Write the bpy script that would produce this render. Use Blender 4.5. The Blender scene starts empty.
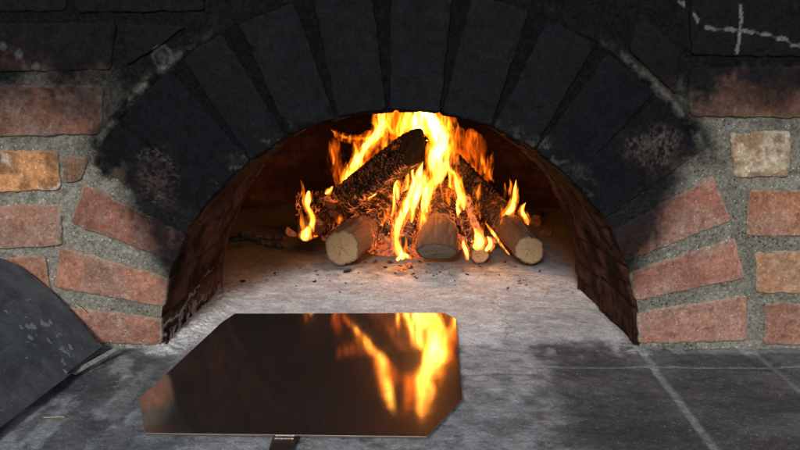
import bpy, math, random
import numpy as np
from mathutils import Vector
random.seed(7); rng = np.random.default_rng(7)
S = bpy.context.scene
COL = S.collection
R = math.radians

# ------------------------------------------------------------------ camera
CAM = Vector((0.0, -1.369, 0.4886)); PITCH = R(11.86); F = 900.0
cam_d = bpy.data.cameras.new("camera"); cam = bpy.data.objects.new("camera", cam_d); COL.objects.link(cam)
cam.location = CAM; cam.rotation_euler = (R(90) - PITCH, 0, 0)
cam_d.sensor_width = 36; cam_d.lens = 36 * F / 800; cam_d.clip_start = 0.02; cam_d.clip_end = 200
S.camera = cam
cp, sp = math.cos(PITCH), math.sin(PITCH)
def ray(px, py):
    a = (px - 400) / F; b = (225 - py) / F
    return Vector((a, cp + b * sp, -sp + b * cp))
def at(px, py, Y):            # survey point of the photo at world depth Y
    d = ray(px, py); t = (Y - CAM.y) / d.y
    return CAM + d * t
def on(px, py, z=0.0):        # survey point of the photo on height z
    d = ray(px, py); t = (z - CAM.z) / d.z
    return CAM + d * t
def fac(px, py):
    p = at(px, py, 0.0); return (p.x, p.z)

# ------------------------------------------------------------------ numpy noise
_perm = rng.random((64, 64, 64)).astype(np.float32)
def vnoise(x, y, z):
    xi = np.floor(x).astype(int); yi = np.floor(y).astype(int); zi = np.floor(z).astype(int)
    fx = x - xi; fy = y - yi; fz = z - zi
    fx = fx*fx*(3-2*fx); fy = fy*fy*(3-2*fy); fz = fz*fz*(3-2*fz)
    r = 0
    for dx in (0, 1):
        for dy in (0, 1):
            for dz in (0, 1):
                w = (fx if dx else 1-fx)*(fy if dy else 1-fy)*(fz if dz else 1-fz)
                r = r + w*_perm[(xi+dx) % 64, (yi+dy) % 64, (zi+dz) % 64]
    return r
def fbm(x, y, z, sc, octv=4, off=0.0):
    x = np.asarray(x, float); y = np.asarray(y, float) + 0*x; z = np.asarray(z, float) + 0*x
    r = 0; a = 1; s = 0
    for k in range(octv):
        r = r + a*vnoise(x*sc + 17.3*k + off, y*sc + 9.1*k + off*1.7, z*sc + 5.7*k + off*.6); s += a
        a *= .5; sc *= 2.03
    return r/s
def sstep(a, b, x):
    t = np.clip((x-a)/(b-a), 0, 1); return t*t*(3-2*t)
def mix(c1, c2, t):
    t = np.asarray(t)[..., None]; return np.asarray(c1)*(1-t) + np.asarray(c2)*t

# ------------------------------------------------------------------ objects
def tag(o, label=None, cat=None, group=None, kind=None):
    if label: o['label'] = label
    if cat: o['category'] = cat
    if group: o['group'] = group
    if kind: o['kind'] = kind
    return o
def empty(name, loc=(0, 0, 0), label=None, cat=None, group=None, kind=None):
    o = bpy.data.objects.new(name, None); COL.objects.link(o); o.location = loc; o.empty_display_size = .02
    return tag(o, label, cat, group, kind)
def mesh(name, verts, faces, mat, parent=None, col=None, smooth=True, attrs=None):
    me = bpy.data.meshes.new(name); me.from_pydata([tuple(map(float, v)) for v in verts], [], faces); me.update()
    if smooth: me.polygons.foreach_set('use_smooth', [True]*len(me.polygons))
    if col is not None:
        a = me.color_attributes.new('Col', 'FLOAT_COLOR', 'POINT')
        c = np.ones((len(verts), 4), np.float32); c[:, :3] = np.clip(col, 0, 1); a.data.foreach_set('color', c.ravel())
    for k, v in (attrs or {}).items():
        a = me.attributes.new(k, 'FLOAT', 'POINT'); a.data.foreach_set('value', np.asarray(v, np.float32).ravel())
    me.materials.append(mat)
    o = bpy.data.objects.new(name, me); COL.objects.link(o)
    if parent:
        o.parent = parent
        o.matrix_parent_inverse.identity(); o.location = -Vector(parent.location)
    return o
def gridfaces(n, m, base=0, wrap=False):
    f = []
    for i in range(n-1):
        for j in range(m if wrap else m-1):
            j2 = (j+1) % m
            f.append((base+i*m+j, base+i*m+j2, base+(i+1)*m+j2, base+(i+1)*m+j))
    return f

# ------------------------------------------------------------------ material helpers
class NT:
    def __init__(s, name):
        s.m = bpy.data.materials.new(name); s.m.use_nodes = True; s.t = s.m.node_tree; s.t.nodes.clear()
        s.out = s.n('ShaderNodeOutputMaterial')
    def n(s, typ, ins=None, **kw):
        nd = s.t.nodes.new(typ)
        for k, v in kw.items(): setattr(nd, k, v)
        for k, v in (ins or {}).items(): s.set(nd.inputs[k], v)
        return nd
    def set(s, sock, v):
        if isinstance(v, bpy.types.NodeSocket): s.t.links.new(v, sock)
        else: sock.default_value = v
    def noise(s, scale, detail=5, rough=.6, vec=None, dist=0, out='Fac'):
        d = {'Scale': scale, 'Detail': detail, 'Roughness': rough, 'Distortion': dist}
        nd = s.n('ShaderNodeTexNoise', d)
        s.set(nd.inputs['Vector'], vec if vec is not None else s.obj)
        return nd.outputs[out]
    @property
    def obj(s):
        if not hasattr(s, '_o'): s._o = s.n('ShaderNodeNewGeometry').outputs['Position']
        return s._o
    def ramp(s, v, a, b, lo=0., hi=1.):
        return s.n('ShaderNodeMapRange', {0: v, 1: a, 2: b, 3: lo, 4: hi}, clamp=True).outputs[0]
    def math(s, op, a, b=0.):
        return s.n('ShaderNodeMath', {0: a, 1: b}, operation=op).outputs[0]
    def mixc(s, f, a, b, mode='MIX'):
        nd = s.n('ShaderNodeMix', data_type='RGBA', blend_type=mode)
        s.set(nd.inputs[0], f); s.set(nd.inputs[6], a); s.set(nd.inputs[7], b); return nd.outputs[2]
    def attr(s, name, out='Color'):
        return s.n('ShaderNodeAttribute', attribute_name=name).outputs[out]
    def bump(s, h, dist, strength=1., nrm=None):
        nd = s.n('ShaderNodeBump', {'Height': h, 'Distance': dist, 'Strength': strength})
        if nrm is not None: s.set(nd.inputs['Normal'], nrm)
        return nd.outputs[0]
    def bsdf(s, **kw):
        b = s.n('ShaderNodeBsdfPrincipled')
        for k, v in kw.items(): s.set(b.inputs[k.replace('_', ' ')], v)
        s.t.links.new(b.outputs[0], s.out.inputs[0]); return b

def masonry(name, fine=260, bumpd=.0016, rough=.92, spec=.25, lo=.62, hi=1.4, flk=.6):
    t = NT(name)
    c = t.attr('Col')
    n1 = t.noise(fine, 5, .7); n2 = t.noise(55, 6, .65); n3 = t.noise(430, 2, .6)
    v = t.math('MULTIPLY', t.ramp(n1, .3, .7, lo, hi), t.ramp(n2, .3, .7, .75, 1.25))
    cc = t.mixc(1., c, t.n('ShaderNodeCombineXYZ', {0: v, 1: v, 2: v}).outputs[0], 'MULTIPLY')
    speck = t.ramp(n3, .62, .70, 0, .40)                     # pale sand grains
    speck = t.math('MULTIPLY', speck, t.ramp(n2, .45, .65, 0, 1))
    lum = t.n('ShaderNodeVectorMath', {0: c, 'Scale': 2.6}, operation='SCALE').outputs[0]
    cc = t.mixc(speck, cc, lum)
    vf = t.n('ShaderNodeTexVoronoi', {'Vector': t.obj, 'Scale': 230., 'Randomness': 1.}); rc_ = t.n('ShaderNodeSeparateColor', {0: vf.outputs['Color']})
    dot = t.ramp(vf.outputs['Distance'], .34, .24, 0., 1.); dot = t.math('MULTIPLY', dot, t.ramp(t.n('ShaderNodeRGBToBW', {0: c}).outputs[0], .02, .09))
    pale = t.math('MULTIPLY', dot, t.ramp(rc_.outputs[0], .86, .88)); dark = t.math('MULTIPLY', dot, t.ramp(rc_.outputs[1], .84, .86))
    cc = t.mixc(t.math('MULTIPLY', pale, flk), cc, t.n('ShaderNodeVectorMath', {0: c, 'Scale': 2.4}, operation='SCALE').outputs[0])
    cc = t.mixc(t.math('MULTIPLY', dark, flk), cc, t.n('ShaderNodeVectorMath', {0: c, 'Scale': .32}, operation='SCALE').outputs[0])
    h = t.math('ADD', t.math('MULTIPLY', n1, .5), n2)
    h = t.math('SUBTRACT', h, t.math('MULTIPLY', dark, .35))
    h = t.math('ADD', h, t.math('MULTIPLY', n3, .15))
    lumv = t.n('ShaderNodeRGBToBW', {0: c}).outputs[0]
    t.bsdf(Base_Color=cc, Roughness=rough, Specular_IOR_Level=t.ramp(lumv, .01, .10, .02, spec), Normal=t.bump(h, bumpd*3, .9))
    return t.m
M_brick = masonry('brick_clay', 210, .0009, .9, .16, .62, 1.38)
M_mortar = masonry('lime_mortar', 210, .0024, .95, .10, .42, 1.6, 1.)
M_vault = masonry('sooty_vault', 180, .0016, .8, .25, .6, 1.4)

# ------------------------------------------------------------------ arch profile (photo survey)
INTR = [(640,352),(640,346),(639,289),(629,249),(609,215),(589,196),(573,177),(536,152),(505,138),(480,127),(440,114),(400,110),(339,115),(289,131),
        (250,156),(212,190),(188,232),(171,266),(163,305),(163,346),(163,352)]
iw = [fac(*p) for p in INTR]
ia = np.array([math.atan2(z, x) for x, z in iw]); ir = np.array([math.hypot(x, z) for x, z in iw])
_a = np.linspace(ia[0], ia[-1], 400); _r = np.interp(_a, ia, ir)
k = np.hanning(27); k /= k.sum(); _rs = np.convolve(np.pad(_r, 13, 'edge'), k, 'valid')
def rin(a): return np.interp(a, _a, _rs)
CX, CY = 401., 348.

def soot_at(x, z):
    """soot cover 0..1 of the facade"""
    r = np.hypot(x, z); a = np.degrees(np.arctan2(z, x)); aa = np.minimum(a, 180-a)
    n = fbm(x, 0*x, z, 22, 4, 3.); n2 = fbm(x, 0*x, z, 7, 3, 9.); n5 = fbm(x, 0*x, z, 130, 3, 19.); n = n + (n5-.5)*.55
    top = sstep(.33, .43, z + (n-.5)*.10 + (n2-.5)*.06 - np.abs(x)*.02)
    ring = sstep(30, 36, aa + (n-.5)*10) * sstep(.60, .565, r + (n-.5)*.006)
    inner = sstep(.50, .425, r + (n-.5)*.05 + (27-aa)*.0075) * sstep(6, 14, aa)
    haze = .52*sstep(.22, .40, z + (n2-.5)*.08)
    return np.clip(1-(1-np.maximum(np.maximum(top*.97, ring), inner*.95))*(1-haze), 0, 1)

wall = empty('brick_oven', (0, 0, 0), 'wood fired brick oven with soot blackened arch and red brick face', 'oven')

SOOT = np.array((.0048, .0054, .0070))
def paint_marks(x, z, col):
    """chalk marks drawn on the sooty bricks"""
    def seg(p, q, w):
        (x0, z0), (x1, z1) = fac(*p), fac(*q)
        dx, dz = x1-x0, z1-z0; t = np.clip(((x-x0)*dx+(z-z0)*dz)/(dx*dx+dz*dz+1e-12), 0, 1)
        return np.hypot(x-x0-t*dx, z-z0-t*dz)/w
    n = fbm(x, 0*x, z, 300, 2, 4.)
    m = np.zeros_like(x)
    for p, q in (((680,2),(684,4)), ((694,15),(697,21)), ((706,27),(714,30)), ((725,29),(734,30)), ((743,30),(752,32)),
                 ((761,34),(769,35)), ((777,38),(785,39)), ((791,45),(799,46)), ((812,52),(818,55))):
        m = np.maximum(m, sstep(1.2, .7, seg(p, q, .0038) + (n-.5)*1.3 + .25)*.38)
    for p, q, w in (((740,6),(741,22),.0030), ((740,22),(739,32),.0016), ((739,32),(738,42),.0030), ((738,42),(736,52),.0030)):
        m = np.maximum(m, sstep(1.2, .7, seg(p, q, w) + (n-.5)*1.3 + .15)*.45)
    for p, q in (((714,30),(725,29)), ((734,30),(743,30)), ((752,32),(761,34)), ((769,35),(777,38)), ((785,39),(791,45))):
        m = np.maximum(m, sstep(1.3, .7, seg(p, q, .0012) + (n-.5)*.5)*.15)
    for (cx, cy, rr) in ((162,57,9), (4,46,2.5), (20,54,2.5), (37,66,2.5)):
        x0, z0 = fac(cx, cy); d = np.hypot(x-x0, (z-z0)*.85)
        m = np.maximum(m, (sstep(.0032, .0012, np.abs(d - rr*.0015) + (n-.5)*.005)*.13 + sstep(rr*.0015, 0, d)*.12))
    return mix(col, (.17, .185, .20), m)

# ---- mortar bed of the face: polar sheet round the opening
na, nt = 760, 300
A = np.linspace(R(-1.2), R(181.2), na)
T = np.linspace(0, 1, nt)**1.25
AA, TT = np.meshgrid(A, T, indexing='ij')
RR = rin(np.clip(AA, 0, math.pi))
RAD = RR + (1.35-RR)*TT
X = RAD*np.cos(AA); Z = RAD*np.sin(AA)
n1 = fbm(X, 0*X, Z, 14, 4); n2 = fbm(X, 0*X, Z, 90, 4, 2.)
Yd = .0012 + (n1-.5)*.0065 + (n2-.5)*.0050
rr = np.hypot(X, Z)
ext = fac(690, 143); REX = .562
deg = np.degrees(AA); aa_ = np.minimum(deg, 180-deg)
ridge = np.exp(-((rr-REX-.004)/.007)**2) * sstep(32, 38, aa_)*sstep(70, 52, aa_)
Yd -= ridge*.007
c = mix((.170,.166,.145), (.245,.240,.215), sstep(.35,.65,n1))
c = mix(c, (.30,.31,.29), sstep(.58,.75,n2)*.6)
so = soot_at(X, Z)
c = mix(c*.70*np.array((1.,.975,.93)), SOOT*.8, np.clip(so, 0, .99))
c = mix(c, (.12,.115,.095), ridge*sstep(.35,.6,fbm(X,0*X,Z,60,3,8.))*.5*sstep(66,45,aa_))
c = mix(c, (.0042,.0048,.0060), (sstep(50,54,aa_)*(rr<.56))*.85)
c = paint_marks(X, Z, c)
V = np.stack([X, Yd, Z], -1).reshape(-1, 3)
mesh('mortar', V, gridfaces(na, nt), M_mortar, wall, c.reshape(-1, 3))

# ---- bricks
BV, BF, BC = [], [], []
def brick(q, base, proud=.006, blotch=None, sootk=1., step=.0021, store=None, k=.007, edge=.0020):
    """q = four facade points (x,z) going round; a worn clay brick standing proud of the mortar"""
    bv, bf, bc = store if store else (BV, BF, BC)
    q = [np.array(p) for p in q]
    lu = (np.linalg.norm(q[1]-q[0])+np.linalg.norm(q[2]-q[3]))/2; lv = (np.linalg.norm(q[3]-q[0])+np.linalg.norm(q[2]-q[1]))/2
    nu = max(8, int(lu/step)); nv = max(8, int(lv/step))
    u = np.concatenate([[-1, -1], np.linspace(-1, 1, nu), [1, 1]]); v = np.concatenate([[-1, -1], np.linspace(-1, 1, nv), [1, 1]])
    du = np.zeros(nu+4); du[:2] = 1; du[-2:] = 1; dv = np.zeros(nv+4); dv[:2] = 1; dv[-2:] = 1
    U, W = np.meshgrid(u, v, indexing='ij'); DU, DV = np.meshgrid(du, dv, indexing='ij'); back = np.maximum(DU, DV)
    ku, kv = min(.5, 2*k/lu), min(.6, 2*k/lv)
    a = np.clip((abs(U)-(1-ku))/ku, 0, 1); b = np.clip((abs(W)-(1-kv))/kv, 0, 1); h = np.hypot(a, b); m = np.maximum(a, b)
    f = np.where((a > 0) & (b > 0), m/np.maximum(h, 1e-6), 1)
    U2 = np.where((a > 0) & (b > 0), np.sign(U)*((1-ku)+a*f*ku), U); W2 = np.where((a > 0) & (b > 0), np.sign(W)*((1-kv)+b*f*kv), W)
    s, t = (U2+1)/2, (W2+1)/2
    P = (q[0][None, None]*((1-s)*(1-t))[..., None] + q[1]*(s*(1-t))[..., None] + q[2]*(s*t)[..., None] + q[3]*((1-s)*t)[..., None])
    x, z = P[..., 0], P[..., 1]
    e = 1-np.maximum(abs(U), abs(W)); edm = np.minimum((1-abs(U))*lu/2, (1-abs(W))*lv/2)
    jx = (fbm(x, 0*x, z, 60, 3, 1.)-.5); jz = (fbm(x, 0*x, z, 60, 3, 31.)-.5)
    w = sstep(.012, 0, edm); x = x + jx*.006*w; z = z + jz*.006*w
    n = fbm(x, 0*x, z, 35, 4, 5.); n2 = fbm(x, 0*x, z, 130, 3, 15.)
    y = -proud*.55*sstep(0, edge, edm+.0006) + (n-.5)*.0030 + (n2-.5)*.0018
    chip = sstep(.62, .72, fbm(x, 0*x, z, 45, 3, 25.))*sstep(.014, .002, edm); y = y + chip*.003
    y = np.where(back > 0, .010, y)
    base = np.array(base)*np.array((.72,.70,.64))
    hue = fbm(x, 0*x, z, 16, 4, 40.+base[0]*50); 
    c = mix(base*.80, base*np.array((1.18,1.18,1.2)), sstep(.3,.7,hue))
    c = mix(c, base*.60+np.array((.085,.08,.075)), sstep(.42,.66, fbm(x,0*x,z,15,5,60.))*.55)      # lime bloom
    c = mix(c, (.30,.29,.26), sstep(.60,.70,n2)*.18)
    c = mix(c, base*.5, sstep(.70,.76, fbm(x,0*x,z,75,3,77.))*.5)                                # pits
    c = mix(c, (.22,.21,.175), sstep(.004,.0,edm + (n2-.5)*.008)*.6)                               # mortar smear on the edge
    if blotch is not None: c = blotch(x, z, c)
    so = np.clip(soot_at(x, z)*sootk, 0, .99)
    c = mix(c, SOOT*(1 + .8*(n-.5)[..., None]*1.0) if False else SOOT, so)
    c = paint_marks(x, z, c)
    base_i = len(bv); bv.extend(np.stack([x, y, z], -1).reshape(-1, 3)); bc.extend(c.reshape(-1, 3)); bf.extend(gridfaces(U.shape[0], U.shape[1], base_i))
def pq(*pts): return [fac(*p) for p in pts]
RED=(.255,.120,.080); PINK=(.28,.150,.112); ORA=(.34,.165,.085); BUF=(.34,.23,.15); DRK=(.16,.075,.05)
def orange_patch(x, z, c):
    n = fbm(x, 0*x, z, 30, 4, 90.); c = mix(c, (.46,.23,.10), sstep(.45,.6,n)*.8); return mix(c, (.45,.40,.32), sstep(.60,.72, fbm(x,0*x,z,40,3,33.))*.7)
def buff_patch(x, z, c):
    n = fbm(x, 0*x, z, 50, 4, 92.); return mix(mix(c, (.42,.36,.27), sstep(.4,.6,n)*.8), (.13,.09,.06), sstep(.6,.68,n)*.6)
face_bricks = [
 (pq((-4,137),(104,134),(103,85),(-4,85)), (.23,.115,.085), None), (pq((-4,192),(61,190),(59,150),(-4,150)), ORA, orange_patch),
 (pq((64,184),(81,181),(90,158),(64,153)), (.20,.11,.075), None), (pq((-4,249),(62,246),(61,204),(-4,204)), PINK, None),
 (pq((-4,299),(52,296),(45,254),(-4,257)), RED, None), (pq((-4,348),(56,347),(56,308),(-4,310)), PINK, None),
 (pq((688,116),(812,118),(812,66),(690,67)), (.20,.105,.075), None), (pq((734,178),(789,177),(791,130),(729,133)), BUF, buff_patch),
 (pq((800,178),(905,178),(905,131),(801,131)), ORA, None), (pq((745,236),(842,237),(844,189),(749,190)), (.31,.14,.085), None),
 (pq((755,293),(866,294),(868,249),(755,251)), (.36,.19,.105), None), (pq((763,344),(858,345),(860,303),(764,303)), (.27,.13,.095), None),
 (pq((-4,72),(112,70),(116,22),(-4,23)), RED, None), (pq((126,66),(160,46),(186,26),(124,24)), RED, None),
 (pq((690,55),(824,57),(824,-2),(690,-2)), (.17,.055,.045), None), (pq((628,50),(676,96),(680,50),(640,10)), DRK, None),
 (pq((-4,12),(66,12),(68,-42),(-4,-42)), RED, None), (pq((76,12),(204,12),(208,-42),(78,-42)), RED, None),
]
for q, b, bl in face_bricks: brick(q, b, blotch=bl)
# courses carry on past the frame
rowsL = [(347,308),(298,257),(249,204),(192,150),(136,85),(72,23),(12,-42),(-54,-108)]
for i, (yb, yt) in enumerate(rowsL):
    x1 = -14
    for j in range(3):
        w = 128 if (i+j) % 2 else 96
        brick(pq((x1-w,yb),(x1,yb),(x1,yt),(x1-w,yt)), random.choice([RED,PINK,ORA,(.23,.115,.085)]), step=.004); x1 -= w+10
rowsR = [(345,303,868),(294,249,876),(237,189,852),(178,131,915),(118,66,822),(57,-2,834)]
for i, (yb, yt, x0) in enumerate(rowsR):
    for j in range(3):
        w = 128 if (i+j) % 2 else 96
        if x0+w > 1240: break
        brick(pq((x0,yb),(x0+w,yb),(x0+w,yt),(x0,yt)), random.choice([RED,PINK,ORA]), step=.004); x0 += w+10
for yb, yt in ((-12,-66),(-76,-130)):
    x0 = -4
    while x0 < 1200:
        brick(pq((x0,yb),(x0+125,yb),(x0+125,yt),(x0,yt)), RED, step=.004); x0 += 135
mesh('brickwork', BV, BF, M_brick, wall, np.array(BC))

# ---- arch ring
def vous(a_lo, a_hi, ri_pad=-.002, ro=REX, sh=(0, 0)):
    """radial brick between image angles (deg, from the springing right)"""
    def P(a, inner):
        a = R(a)
        if inner: r = float(rin(a)) + ri_pad
        else: r = ro
        return (r*math.cos(a), r*math.sin(a))
    return [P(a_lo, True), P(a_lo + sh[0], False), P(a_hi + sh[1], False), P(a_hi, True)]
def brown(cx, cy, rx, rz):
    x0, z0 = fac(cx, cy)
    def f(x, z, c):
        n = fbm(x, 0*x, z, 60, 4, 55.)
        return c
    return f, (x0, z0, rx, rz)
ARCH = [ # lo, hi, base, proud, outer radius
 (1.2, 9.2, (.30,.145,.11), .006, .555), (12.0, 19.3, (.27,.130,.105), .006, .553), (22.0, 30.2, (.27,.125,.095), .006, .556),
 (34.6, 45.6, (.10,.06,.05), .007, .560), (46.6, 56.0, (.06,.055,.06), .007, .560), (58.2, 67.2, (.04,.043,.045), .008, .560),
 (69.6, 79.4, (.04,.043,.045), .009, .560), (81.6, 91.6, (.04,.043,.045), .009, .560), (93.9, 103.6, (.04,.043,.045), .009, .560),
 (105.8, 115.6, (.04,.043,.045), .009, .560), (117.9, 126.0, (.04,.043,.045), .008, .560), (128.2, 139.2, (.05,.05,.055), .007, .560),
 (140.0, 147.6, (.08,.055,.05), .007, .562), (151.0, 158.2, (.25,.12,.095), .006, .553), (162.3, 169.6, (.29,.14,.10), .006, .556), (172.4, 179.0, (.29,.145,.11), .006, .553)]
AV, AF, AC = [], [], []
brownspots = [(655,150,.050,.045,.9), (158,182,.038,.060,.8), (172,232,.012,.03,.3), (535,142,.040,.014,.35), (575,172,.03,.02,.3), (240,160,.035,.014,.35), (185,225,.02,.03,.2)]
_soot_plain = soot_at
def soot_arch(x, z):
    s = _soot_plain(x, z)
    for i, (cx, cy, rx, rz, k_) in enumerate(brownspots):
        x0, z0 = fac(cx, cy)
        d = np.hypot((x-x0)/rx, (z-z0)/rz)
        n = fbm(x, 0*x, z, 70, 4, 50.); g = fbm(x, 0*x, z, 330, 2, 51.)
        s = s*(1 - k_*.62*sstep(1.15, .35, d+(n-.5)*1.1)*sstep(.30,.66,g+(n-.5)*.4))
    return s
soot_at = soot_arch
for lo, hi, base, proud, ro in ARCH:
    blk = 33 < min(lo, 180-hi) + 3
    def tone(x, z, c, blk=blk): return c
    brick(vous(lo-(.9 if blk else 0), hi+(.9 if blk else 0), ro=ro, sh=((1.2, -1.2) if blk and 56 < (lo+hi)/2 < 124 else (.75, -.75) if blk else (0, 0))), (.066,.042,.036) if (min(lo,180-hi) < 52 and blk) else base, proud=proud, store=(AV, AF, AC), k=.006, edge=.002)
AC = np.array(AC); AVn = np.array(AV)
aa2 = np.degrees(np.arctan2(AVn[:, 2], AVn[:, 0])); aa2 = np.minimum(aa2, 180-aa2)
lift = sstep(50, 62, aa2)*(AVn[:, 1] < -.003)
AC = AC*(1 + .35*lift)[:, None]*np.where(lift[:, None] > .3, np.array((1., .97, .92)), 1.)
pg = sstep(.58,.72, fbm(AVn[:,0],0*AVn[:,0],AVn[:,2],120,3,70.))*sstep(rin(R(45))+.03, .385, np.hypot(AVn[:,0],AVn[:,2]))*sstep(34,45,aa2)*sstep(75,55,aa2)
AC = mix(AC, (.045,.043,.043), pg*.6)
mesh('arch', AV, AF, M_brick, wall, AC)

# ---- barrel entrance behind the arch
DT = .335
na, ny = 520, 150
A = np.linspace(R(-1.5), R(181.5), na); Yv = np.linspace(-.001, DT+.012, ny)
AA, YY = np.meshgrid(A, Yv, indexing='ij')
r0 = rin(np.clip(AA, 0, math.pi))
course = np.degrees(AA)/10.1
jd = np.abs(course-np.round(course))*10.1*math.pi/180*.38
row = np.round(course); off = .03*np.sin(row*3.1)
yj = np.abs(((YY-.112) / .165) - np.round((YY-.112)/.165))*.165
joint = np.maximum(sstep(.005, .0015, jd), sstep(.004, .001, yj)*.8*(YY > .03))
r = r0 - .004*(1-joint) + (fbm(r0*np.cos(AA), YY, r0*np.sin(AA), 30, 4, 3.)-.5)*.005 + .0035*np.sin(row*7.7+np.floor((YY-.03)/.165)*2.3) - YY*.085*(np.abs(np.cos(AA)))
r = np.where(YY < .004, r0, r)
X = r*np.cos(AA); Z = r*np.sin(AA)
n = fbm(X, YY, Z, 25, 4, 12.); n2 = fbm(X, YY, Z, 110, 3, 13.)
c = mix((.022,.010,.0075), (.072,.029,.020), sstep(.35,.7,n))
c = mix(c, (.020,.016,.014), joint*.8)
c = mix(c, (.35,.34,.32), sstep(.05, .0, Z + (n-.5)*.05)*sstep(.5,.6,n2)*.8*(X < 0))      # ash smeared low on the left jamb
crack = np.exp(-((Z - (.035+.10*YY + (n-.5)*.04))/.0016)**2)*(X < 0)*(YY < .28)
c = mix(c, (.42,.40,.37), crack*.7)
c = mix(c, (.022,.013,.011), sstep(.16,.30,Z)*.7)
V = np.stack([X, YY, Z], -1).reshape(-1, 3)
mesh('entrance_vault', V, [f[::-1] for f in gridfaces(na, ny)], M_vault, wall, c.reshape(-1, 3))

# ---- inner front wall of the chamber + dome
na, nt = 240, 20
A = np.linspace(R(-1.5), R(181.5), na); T = np.linspace(0, 1, nt); AA, TT = np.meshgrid(A, T, indexing='ij')
r0 = rin(np.clip(AA, 0, math.pi)) - .004 - DT*.085*np.abs(np.cos(AA))
Rd = r0 + (1.1-r0)*TT
V = np.stack([Rd*np.cos(AA), DT+.008+0*Rd, Rd*np.sin(AA)], -1).reshape(-1, 3)
c = np.tile((.05,.032,.025), (len(V), 1))
mesh('inner_wall', V, gridfaces(na, nt), M_vault, wall, c)
nu, nv = 200, 90
U = np.linspace(0, 2*math.pi, nu, endpoint=False); W = np.linspace(-.04, math.pi/2, nv)
WW, UU = np.meshgrid(W, U, indexing='ij')
DX, DY, DZ, DC = .60, .56, .47, .80
brk = np.maximum(sstep(.12,.04,np.abs((WW*9)-np.round(WW*9))), sstep(.10,.03,np.abs(UU*9+np.round(WW*9)*.5-np.round(UU*9+np.round(WW*9)*.5)))*.8)
nn = fbm(np.cos(UU)*np.cos(WW), np.sin(UU)*np.cos(WW), np.sin(WW), 9, 4, 4.)
k_ = 1 + brk*.012 + (nn-.5)*.035
ce = np.cos(WW)**.75
X = DX*k_*ce*np.cos(UU); Yy = DC + DY*k_*ce*np.sin(UU); Z = DZ*k_*np.sin(WW)
front = np.sin(UU) < 0          # the front half is a short barrel reaching the inner wall
X = np.where(front, DX*k_*ce*np.sign(np.cos(UU)+1e-9)*np.clip(1-np.abs(np.sin(UU))**8*.0,0,1), X)
Yy = np.where(front, DC + (DC-DT)*1.02*np.clip(np.sin(UU)*1.12,-1,0), Yy)
c = mix((.045,.024,.018), (.10,.046,.030), sstep(.35,.7,nn)); c = mix(c, (.035,.025,.02), brk*.6); c = mix(c, (.022,.013,.011), sstep(.14,.28,Z))
V = np.stack([X, Yy, Z], -1).reshape(-1, 3)
faces = [f for f in gridfaces(nv, nu, 0, True) if min(V[i][1] for i in f) > DT-.006]
mesh('dome', V, faces, M_vault, wall, c.reshape(-1, 3))

# ------------------------------------------------------------------ hearth (one sheet, finer in view)
xs = np.concatenate([np.linspace(-2.2,-.72,30)[:-1], np.arange(-.72,.72,.0026), np.linspace(.72,2.2,30)])
ys = np.concatenate([np.linspace(-2.2,-.46,30)[:-1], np.arange(-.46,.95,.0030), np.linspace(.95,1.5,20)])
XX, YY = np.meshgrid(xs, ys, indexing='ij')
n0 = fbm(XX, YY, 0*XX, 4.5, 5, 2.); n1 = fbm(XX, YY, 0*XX, 13, 5, 7.); n2 = fbm(XX, YY, 0*XX, 45, 5, 5.); n3 = fbm(XX, YY, 0*XX, 170, 3, 6.)
nst = fbm(XX*1.0, YY*.45, 0*XX, 38, 4, 16.)
slate = mix((.060,.066,.072), (.135,.145,.150), sstep(.35,.65,n1)); slate = mix(slate, (.36,.385,.39), sstep(.50,.66,nst)*.6)
tile = mix((.058,.060,.063), (.115,.113,.112), sstep(.35,.68,n1)); tile = mix(tile, (.085,.065,.050), sstep(.5,.7,fbm(XX,YY,0*XX,11,4,44.))*.6)
tile = mix(tile, (.15,.14,.125), sstep(.60,.70,n2)*.18)
ash = mix((.55,.555,.57), (.74,.745,.76), sstep(.32,.66,n2*.55+n1*.45)); ash = mix(ash, (.20,.19,.185), sstep(.56,.74,n1)*.22)
ash = mix(ash, (.20,.19,.18), sstep(.62,.74,n3)*.35)
inside = sstep(-.02,.05, YY + (n1-.5)*.10)
# pale strip from the oven mouth toward the viewer
xl = -.33 + (n1-.5)*.16 ; xr = .205 + np.clip(YY,0,.3)*.35 + (n2-.5)*.05 + (n1-.5)*.05
strip = sstep(xl-.07, xl+.09, XX)*sstep(xr+.035, xr-.030, XX + (n3-.5)*.03)
fade = .50 + .50*sstep(-.30, .10, YY)
h = np.zeros_like(XX)
side = mix(slate, tile, sstep(.12,.22,XX + (n2-.5)*.08))
c = mix(side*.80, ash*.62, strip*fade*(.50+.50*sstep(.35,.6,n2)))
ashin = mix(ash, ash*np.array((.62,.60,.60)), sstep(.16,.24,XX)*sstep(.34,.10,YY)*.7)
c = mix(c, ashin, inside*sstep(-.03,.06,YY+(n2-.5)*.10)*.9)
# streaky ash drifts over the right of the entrance
c = mix(c, (.40,.41,.42), sstep(.50,.68,nst)*sstep(.16,.22,XX)*sstep(-.06,0,YY)*sstep(.34,.20,YY)*.75)
c = mix(c, (.12,.11,.11), sstep(.52,.35,nst)*sstep(.16,.26,XX)*sstep(-.06,-.02,YY)*sstep(.24,.10,YY)*.35)
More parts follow.
